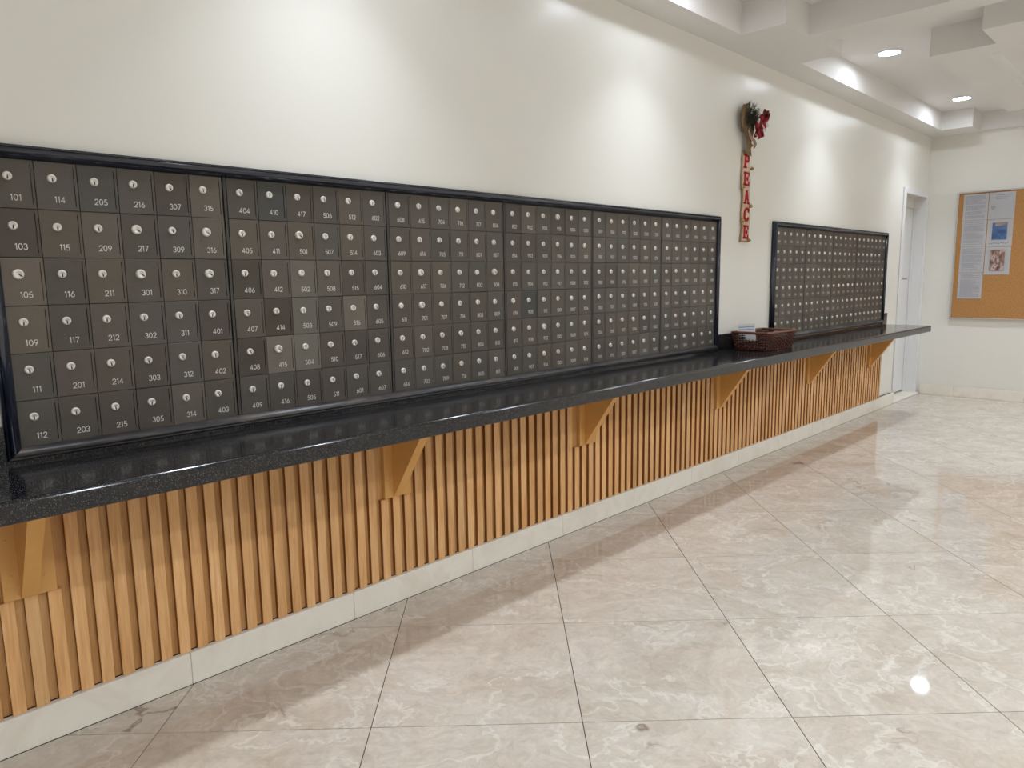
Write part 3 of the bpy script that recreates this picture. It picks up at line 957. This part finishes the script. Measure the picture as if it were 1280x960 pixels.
def sheet(ya, z1, w, h, label, kind):
    root = tag(empty('pinned_sheet', (XS, ya, z1)), label, 'paper', 'sheets pinned on the cork board')
    bm = bmesh.new()
    # slightly curled sheet: thin solid grid
    n = 6
    top = []
    for i in range(n + 1):
        row = []
        for j in range(n + 1):
            b = -0.0012 - 0.0022 * ((j / n) ** 3) - 0.001 * (abs(i / n - .5) * 2) ** 2
            row.append(bm.verts.new((b, -w * i / n, -h * j / n)))
        top.append(row)
    for i in range(n):
        for j in range(n):
            bm.faces.new((top[i][j], top[i + 1][j], top[i + 1][j + 1], top[i][j + 1]))
    ex = bmesh.ops.solidify(bm, geom=list(bm.faces), thickness=0.0004)
    make('paper', bm, M['paper'], root)
    def line(bm, y0, y1, z, t):
        j = -z / h
        b = -0.0012 - 0.0022 * max(0, min(1, j)) ** 3 - 0.001 - 0.0012
        v = [bm.verts.new(p) for p in ((b, -y0, z), (b, -y1, z), (b, -y1, z - t), (b, -y0, z - t))]
        bm.faces.new(v)
    rnd = random.Random(label)
    bm = bmesh.new()
    if kind == 'text':
        z = -h * 0.07
        while z > -h * 0.93:
            y = w * 0.1
            end = w * rnd.choice((0.9, 0.9, 0.88, 0.6, 0.75))
            while y < end:
                l = rnd.uniform(0.008, 0.024)
                line(bm, y, min(y + l, end), z, 0.0024)
                y += l + 0.0035
            z -= 0.0085 if rnd.random() > 0.16 else 0.017
        make('printed_text', bm, M['ink'], root)
    elif kind == 'letter':
        for q, f in enumerate((0.85, 0.8, 0.7)):
            line(bm, w * 0.25, w * f, -h * (0.1 + q * 0.07), 0.003)
        line(bm, w * 0.1, w * 0.24, -h * 0.5, 0.02)
        line(bm, w * 0.12, w * 0.22, -h * 0.6, 0.008)
        make('printed_text', bm, M['ink'], root)
    elif kind == 'blue':
        for q in range(9):
            line(bm, w * (0.1 + q * 0.09), w * (0.16 + q * 0.09), -h * (0.86 + 0.012 * math.sin(q * 2.1)), 0.007)
        make('printed_text', bm, M['ink'], root)
        make('photo_print', box_bm(-0.0062, -0.0052, -w * 0.78, -w * 0.2, -h * 0.74, -h * 0.12), M['bluephoto'], root)
        make('photo_print', box_bm(-0.0072, -0.0063, -w * 0.76, -w * 0.3, -h * 0.235, -h * 0.13), M['sandphoto'], root)
    else:
        bm.free()
        make('photo_print', box_bm(-0.0062, -0.0052, -w * 0.78, -w * 0.2, -h * 0.86, -h * 0.1), M['brownphoto'], root)
    return root
zz = [2.036, 1.779, 1.522, 1.264]
SL = ['white printed sheet at the top left corner of the cork board', 'second printed sheet down the left edge of the cork board', 'third printed sheet down the left edge of the cork board', 'lowest printed sheet on the left edge of the cork board']
for z1, lb in zip(zz, SL):
    sheet(-0.318, z1, 0.212, 0.2555, lb, 'text')
sheet(-0.536, 2.036, 0.216, 0.256, 'mostly blank white sheet right of the top printed sheet', 'letter')
sheet(-0.538, 1.777, 0.212, 0.262, 'white flyer with a blue picture on the cork board', 'blue')
sheet(-0.536, 1.512, 0.212, 0.268, 'white flyer with a brown picture on the cork board', 'brown')

# ================================================================== WICKER BASKET AND CARD
BKX, BKY = 4.505, -0.150
basket = tag(empty('wicker_basket', (BKX, BKY, Z_COUNTER)), 'dark brown rectangular wicker basket standing on the counter', 'basket')
basket.rotation_euler.z = math.radians(-2)
bl, bd, tl, td, bh = 0.176, 0.103, 0.195, 0.120, 0.112      # half sizes bottom / top, height
def side_pt(side, s, t, off):
    """s -1..1 along the side, t 0..1 up, off outwards"""
    hl = bl + (tl - bl) * t; hd = bd + (td - bd) * t
    z = 0.004 + (bh - 0.004) * t
    if side == 'front': return (s * hl, -hd - off, z)
    if side == 'back': return (s * hl, hd + off, z)
    if side == 'left': return (-hl - off, s * hd, z)
    return (hl + off, s * hd, z)
for side in ('front', 'back', 'left', 'right'):
    bm = bmesh.new()
    ns = 15 if side in ('front', 'back') else 10
    hole = side in ('left', 'right')
    in_hole = lambda s, t: hole and abs(s + 0.12) < 0.33 and 0.64 < t < 0.95
    for q in range(ns + 1):
        s = -1 + 2 * q / ns
        top_t = 0.63 if in_hole(s, 0.7) else 1.0
        tube(bm, [side_pt(side, s, 0, 0), side_pt(side, s, top_t * 0.5, 0), side_pt(side, s, top_t, 0)], 0.0026, 5)
    rows = 10
    for rr in range(rows):
        t = 0.03 + 0.93 * rr / (rows - 1)
        run = []
        n = ns * 4
        for q in range(n + 1):
            s = -1 + 2 * q / n
            if in_hole(s, t):
                if len(run) > 1: tube(bm, run, 0.0036, 5)
                run = []
                continue
            run.append(side_pt(side, s, t, 0.0036 * math.cos(PI * (s + 1) / 2 * ns + PI * rr)))
        if len(run) > 1: tube(bm, run, 0.0036, 5)
    tag(make('woven_side', bm, M['wicker'], basket, True), kind=None)
bm = bmesh.new()
rim = []
def rim_loop(ph, r0):
    pts = []
    corners = [(-tl, -td), (tl, -td), (tl, td), (-tl, td), (-tl, -td)]
    cnt = 0
    for (xa, ya), (xb, yb) in zip(corners, corners[1:]):
        L_ = math.hypot(xb - xa, yb - ya)
        n = int(L_ / 0.006)
        for q in range(n):
            f = q / n
            a = cnt * 0.9 + ph
            nx, ny = (yb - ya) / L_, -(xb - xa) / L_
            pts.append((xa + (xb - xa) * f + nx * r0 * math.cos(a), ya + (yb - ya) * f + ny * r0 * math.cos(a), bh + 0.002 + r0 * math.sin(a)))
            cnt += 1
    pts.append(pts[0])
    return pts
for ph in (0, 2.09, 4.19):
    tube(bm, rim_loop(ph, 0.0042), 0.0042, 6, cap=False)
make('rim', bm, M['wickerrim'], basket, True)
bm = bmesh.new()
for q in range(16):
    y = -bd + 2 * bd * q / 15
    tube(bm, [(-bl, y, 0.0045), (0, y, 0.0045 + (0.001 if q % 2 else 0)), (bl, y, 0.0045)], 0.0042, 5)
for q in range(9):
    x = -bl + 2 * bl * q / 8
    tube(bm, [(x, -bd, 0.008), (x, bd, 0.008)], 0.003, 5)
make('base_weave', bm, M['wicker'], basket, True)

card = tag(empty('printed_card', (4.338, -0.120, 0.846)), 'small white card with blue print standing in the wicker basket', 'card')
card.rotation_euler = (math.radians(-5), math.radians(-3), 0)
make('card_stock', box_bm(-0.0004, 0.0004, -0.060, 0.060, 0.0, 0.120, 0.0001), M['paper'], card)
bm = bmesh.new()
rnd = random.Random(3)
for q in range(2):
    y = 0.05
    while y > -0.05:
        l = rnd.uniform(0.006, 0.016)
        z = 0.103 - q * 0.016
        bm.faces.new([bm.verts.new(p) for p in ((-0.0006, y, z), (-0.0006, y - l, z), (-0.0006, y - l, z - 0.005), (-0.0006, y, z - 0.005))])
        y -= l + 0.003
make('printed_text', bm, M['blueink'], card)

# ================================================================== PEACE BANNER
PX = 4.502
banner = tag(empty('peace_banner', (PX, Y_WALL - 0.002, 1.487)), 'hanging burlap banner spelling PEACE with a red flower and pine top', 'wall hanging')
YB = Y_WALL - 0.004
pinv = Matrix.Translation((-PX, -(Y_WALL - 0.002), -1.487))
def ppart(name, bm, mat, smooth=False, parent=None):
    o = make(name, bm, mat, parent or banner, smooth)
    if parent is None: o.matrix_parent_inverse = pinv
    return o
def strip_edge(z):
    """centre and half width of the burlap strip at height z"""
    c = PX - 0.004 + 0.008 * math.sin((z - 1.49) * 9.0) + (2.05 - z) * 0.008
    w = 0.056 + 0.006 * math.sin(z * 31.0) - (0.012 if z > 2.0 else 0) * min(1, (z - 2.0) / 0.06 if z > 2 else 0)
    return c, w
def strip_mesh(z0, z1, k, y, thick, nz=36, nx=8):
    bm = bmesh.new()
    front, back = [], []
    for i in range(nz + 1):
        z = z0 + (z1 - z0) * i / nz
        c, w = strip_edge(z)
        fr, ba = [], []
        for j in range(nx + 1):
            s = -1 + 2 * j / nx
            yy = y - 0.004 * (1 + math.sin(z * 23 + s * 2.5)) * 0.5
            fr.append(bm.verts.new((c + s * w * k, yy - thick, z)))
            ba.append(bm.verts.new((c + s * w * k, yy, z)))
        front.append(fr); back.append(ba)
    for i in range(nz):
        for j in range(nx):
            bm.faces.new((front[i][j], front[i][j + 1], front[i + 1][j + 1], front[i + 1][j]))
            bm.faces.new((back[i][j], back[i + 1][j], back[i + 1][j + 1], back[i][j + 1]))
        bm.faces.new((front[i][0], front[i + 1][0], back[i + 1][0], back[i][0]))
        bm.faces.new((front[i][nx], back[i][nx], back[i + 1][nx], front[i + 1][nx]))
    for i in (0, nz):
        for j in range(nx):
            bm.faces.new((front[i][j], front[i][j + 1], back[i][j + 1], back[i][j]))
    return bm
ppart('burlap_strip', strip_mesh(1.487, 2.06, 1.0, YB, 0.003), M['burlap'], True)
ppart('cream_strip', strip_mesh(1.497, 2.035, 0.80, YB - 0.0045, 0.001), M['cream'], True)
# letters: slab-serif shapes assembled from bars
def letter(ch, cx, cz, W, H):
    bm = bmesh.new()
    y1, y0 = YB - 0.0085, YB - 0.0125
    def bar(x0, x1, z0, z1):
        box(bm, cx + x0 * W, cx + x1 * W, y0, y1, cz + z0 * H, cz + z1 * H)
    def slant(xa, za, xb, zb, t):
        v = []
        for yy in (y0, y1):
            for (x, z) in ((xa - t / 2, za), (xa + t / 2, za), (xb + t / 2, zb), (xb - t / 2, zb)):
                v.append(bm.verts.new((cx + x * W, yy, cz + z * H)))
        for idx in ((0, 1, 2, 3), (7, 6, 5, 4), (0, 4, 5, 1), (1, 5, 6, 2), (2, 6, 7, 3), (3, 7, 4, 0)):
            bm.faces.new([v[i] for i in idx])
    def band(pts, t):
        for (xa, za), (xb, zb) in zip(pts, pts[1:]):
            dx, dz = (xb - xa) * W, (zb - za) * H
            l = math.hypot(dx, dz); nx, nz = -dz / l * t * W / 2, dx / l * t * W / 2
            ex, ez = dx / l * 0.0012, dz / l * 0.0012
            v = []
            for yy in (y0, y1):
                for (x, z, s, e) in ((xa, za, 1, -1), (xa, za, -1, -1), (xb, zb, -1, 1), (xb, zb, 1, 1)):
                    v.append(bm.verts.new((cx + x * W + s * nx + e * ex, yy, cz + z * H + s * nz + e * ez)))
            for idx in ((0, 1, 2, 3), (7, 6, 5, 4), (0, 4, 5, 1), (1, 5, 6, 2), (2, 6, 7, 3), (3, 7, 4, 0)):
                bm.faces.new([v[i] for i in idx])
    if ch == 'P':
        bar(-.36, -.10, -.5, .5); bar(-.5, .02, -.5, -.38); bar(-.5, -.2, .38, .5)
        band([(-.1, .42), (.22, .42), (.38, .32), (.38, .12), (.22, .0), (-.1, .0)], .2)
    elif ch == 'E':
        bar(-.36, -.10, -.5, .5); bar(-.5, .46, .36, .5); bar(-.5, .5, -.5, -.36); bar(-.1, .26, -.08, .08)
        bar(.32, .46, .2, .4); bar(.36, .5, -.4, -.18); bar(.16, .28, -.16, .16)
    elif ch == 'A':
        slant(-.34, -.5, -.02, .5, .2); slant(.34, -.5, .02, .5, .24); bar(-.2, .2, -.22, -.1)
        bar(-.54, -.16, -.5, -.4); bar(.12, .54, -.5, -.4)
    elif ch == 'C':
        band([(.34, .24), (.22, .40), (.0, .43), (-.22, .34), (-.33, .1), (-.33, -.12), (-.22, -.34), (.0, -.43), (.22, -.40), (.36, -.24)], .24)
        bar(.28, .42, .14, .48)
    return bm
for ch, z in zip('PEACE', (1.998, 1.889, 1.774, 1.665, 1.553)):
    c, w = strip_edge(z)
    o = ppart('letter', letter(ch, c + 0.001, z, 0.074, 0.086), M['red'])
    o['label'] = 'red felt letter ' + ch
# jingle bells on the edges
bm = bmesh.new()
bmesh.ops.create_uvsphere(bm, u_segments=14, v_segments=10, radius=0.0115)
box(bm, -0.009, 0.009, -0.0121, -0.004, -0.0016, 0.0016, 1)
tube(bm, [(-0.003, 0, 0.011), (0, 0, 0.0155), (0.003, 0, 0.011)], 0.0012, 5)
bellmesh = to_mesh('bell', bm, [M['gold'], M['keyhole']], True)
for x, z in ((4.558, 1.958), (4.440, 1.830), (4.560, 1.720), (4.452, 1.619), (4.548, 1.500), (4.540, 2.100)):
    b = link_obj('bell', bellmesh, banner); b.matrix_parent_inverse = pinv
    b.location = (x, YB - 0.014, z)
# gathered burlap head
def ribbon(bm, pts, widths, normal_fn, thick=0.0022, n=6):
    """ribbon following pts; each cross section runs along normal_fn(i) direction"""
    fr = []
    for i, p in enumerate(pts):
        p = Vector(p); d = Vector(normal_fn(i)).normalized()
        row = [bm.verts.new(p + d * widths[i] * (-1 + 2 * j / n) + Vector((0, -0.006 * math.sin(j * 1.7 + i), 0))) for j in range(n + 1)]
        fr.append(row)
    for i in range(len(fr) - 1):
        for j in range(n):
            bm.faces.new((fr[i][j], fr[i][j + 1], fr[i + 1][j + 1], fr[i + 1][j]))
    bmesh.ops.solidify(bm, geom=list(bm.faces), thickness=thick)
bm = bmesh.new()
pts = [(4.497, -0.008, 2.035), (4.490, -0.012, 2.08), (4.480, -0.014, 2.13), (4.462, -0.014, 2.19), (4.462, -0.012, 2.26), (4.475, -0.012, 2.33)]
ribbon(bm, pts, [0.050, 0.042, 0.046, 0.078, 0.092, 0.066], lambda i: (1, 0, -0.10))
ppart('burlap_gather', bm, M['burlap'], True)
bm = bmesh.new()
pts = [(4.385, -0.022, 2.165), (4.368, -0.026, 2.20), (4.364, -0.028, 2.25), (4.376, -0.028, 2.30), (4.412, -0.026, 2.334), (4.46, -0.024, 2.348)]
ribbon(bm, pts, [0.016, 0.015, 0.016, 0.018, 0.018, 0.012], lambda i: (0.85, -0.45, 0.1))
ppart('burlap_curl', bm, M['burlap'], True)
bm = bmesh.new()
pts = [(4.412, -0.058, 2.196), (4.385, -0.060, 2.168), (4.400, -0.058, 2.140), (4.440, -0.054, 2.124), (4.486, -0.050, 2.119), (4.518, -0.045, 2.100), (4.505, -0.040, 2.075)]
ribbon(bm, pts, [0.008] * 7, lambda i: (0.6, -0.3, 0.6), n=3)
ppart('cream_ribbon', bm, M['cream'], True)
# pine tuft: many needles on short sprigs (uncountable)
bm = bmesh.new()
rnd = random.Random(11)
for q in range(90):
    a = rnd.uniform(0, 2 * PI); el = rnd.uniform(0.05, 1.3)
    d = Vector((math.cos(a) * math.cos(el), -abs(math.sin(el)) * 0.30, math.sin(a) * math.cos(el))).normalized()
    base = Vector((4.468, -0.034, 2.268)) + Vector((rnd.uniform(-.045, .06), 0, rnd.uniform(-.035, .03)))
    L_ = rnd.uniform(0.035, 0.062)
    tip = base + d * L_
    tube(bm, [base, tip], [0.0018, 0.0008], 4)
    for e in range(16):
        p = base.lerp(tip, 0.25 + 0.75 * e / 16)
        nd = (d * 0.7 + Vector((rnd.uniform(-1, 1), rnd.uniform(-1, .4), rnd.uniform(-1, 1)))).normalized()
        sd = nd.cross(Vector((rnd.random(), rnd.random(), rnd.random()))).normalized() * 0.0012
        tp = p + nd * rnd.uniform(0.014, 0.026)
        if tp.y > YB - 0.004: tp.y = YB - 0.004
        v = [bm.verts.new(p + sd), bm.verts.new(p - sd), bm.verts.new(tp)]
        bm.faces.new(v)
ppart('pine_tuft', bm, M['pine'])['kind'] = 'stuff'
# a few pale berries
bm = bmesh.new()
bmesh.ops.create_uvsphere(bm, u_segments=8, v_segments=6, radius=0.0048)
berrymesh = to_mesh('berry', bm, M['frost'], True)
for dx, dz in ((-0.045, 0.028), (-0.036, 0.042), (-0.026, 0.05), (-0.055, 0.012), (-0.018, 0.034), (0.03, 0.05), (0.012, -0.11), (0.03, -0.115)):
    b = link_obj('berry', berrymesh, banner); b.matrix_parent_inverse = pinv
    b.location = (4.46 + dx, -0.066, 2.262 + dz)
# red silk petals: curved leaf shapes
def petal_mesh(L_, W_):
    bm = bmesh.new()
    n, m = 7, 4
    g = []
    for i in range(n + 1):
        t = i / n
        w = W_ * (math.sin(PI * min(1, t * 0.92 + 0.06)) ** 0.75)
        g.append([bm.verts.new((w * (-1 + 2 * j / m), -0.012 * math.sin(t * PI) + 0.012 * (abs(-1 + 2 * j / m)) ** 2 * t, L_ * t)) for j in range(m + 1)])
    for i in range(n):
        for j in range(m):
            bm.faces.new((g[i][j], g[i][j + 1], g[i + 1][j + 1], g[i + 1][j]))
    bmesh.ops.solidify(bm, geom=list(bm.faces), thickness=0.0012)
    return to_mesh('petal', bm, M['redsilk'], True)
PET = [petal_mesh(0.095, 0.030), petal_mesh(0.075, 0.026), petal_mesh(0.06, 0.022)]
for cx, cy, cz, rots, pm in ((4.585, -0.040, 2.258, (0.15, 0.8, 1.6, 2.6, 3.7, 5.0), 2), (4.592, -0.046, 2.252, (0.35, 0.0, 0.75), 1), (4.520, -0.044, 2.192, (-0.4, 0.6, 1.8, 2.7, 3.6, 4.7), 2), (4.525, -0.052, 2.190, (0.2, 1.3, 2.4, 3.2, 4.4, 5.3), 2)):
    for a in rots:
        p = link_obj('petal', PET[pm], banner); p.matrix_parent_inverse = pinv
        p.location = (cx, cy, cz)
        p.rotation_euler = (Matrix.Rotation(a, 3, 'Y') @ Matrix.Rotation(0.32 + 0.18 * math.sin(a * 3), 3, 'X')).to_euler()
for q, (dx, dz) in enumerate(((0.10, 0.03), (0.095, -0.02), (0.105, 0.075), (0.06, -0.06), (0.085, 0.0))):
    bm = bmesh.new()
    s = Vector((4.59, -0.036, 2.255)); e = Vector((4.59 + dx, -0.045, 2.255 + dz))
    tube(bm, [s, s.lerp(e, 0.5) + Vector((0, -0.01, 0.006)), e], [0.0014, 0.0011, 0.0006], 4)
    for k_ in range(7):
        p0 = s.lerp(e, 0.5 + 0.07 * k_)
        for sg in (-1, 1):
            tube(bm, [p0, p0 + Vector((0.010, -0.002, sg * 0.011))], [0.0009, 0.0004], 3)
    ppart('frosted_twig', bm, M['frost'])
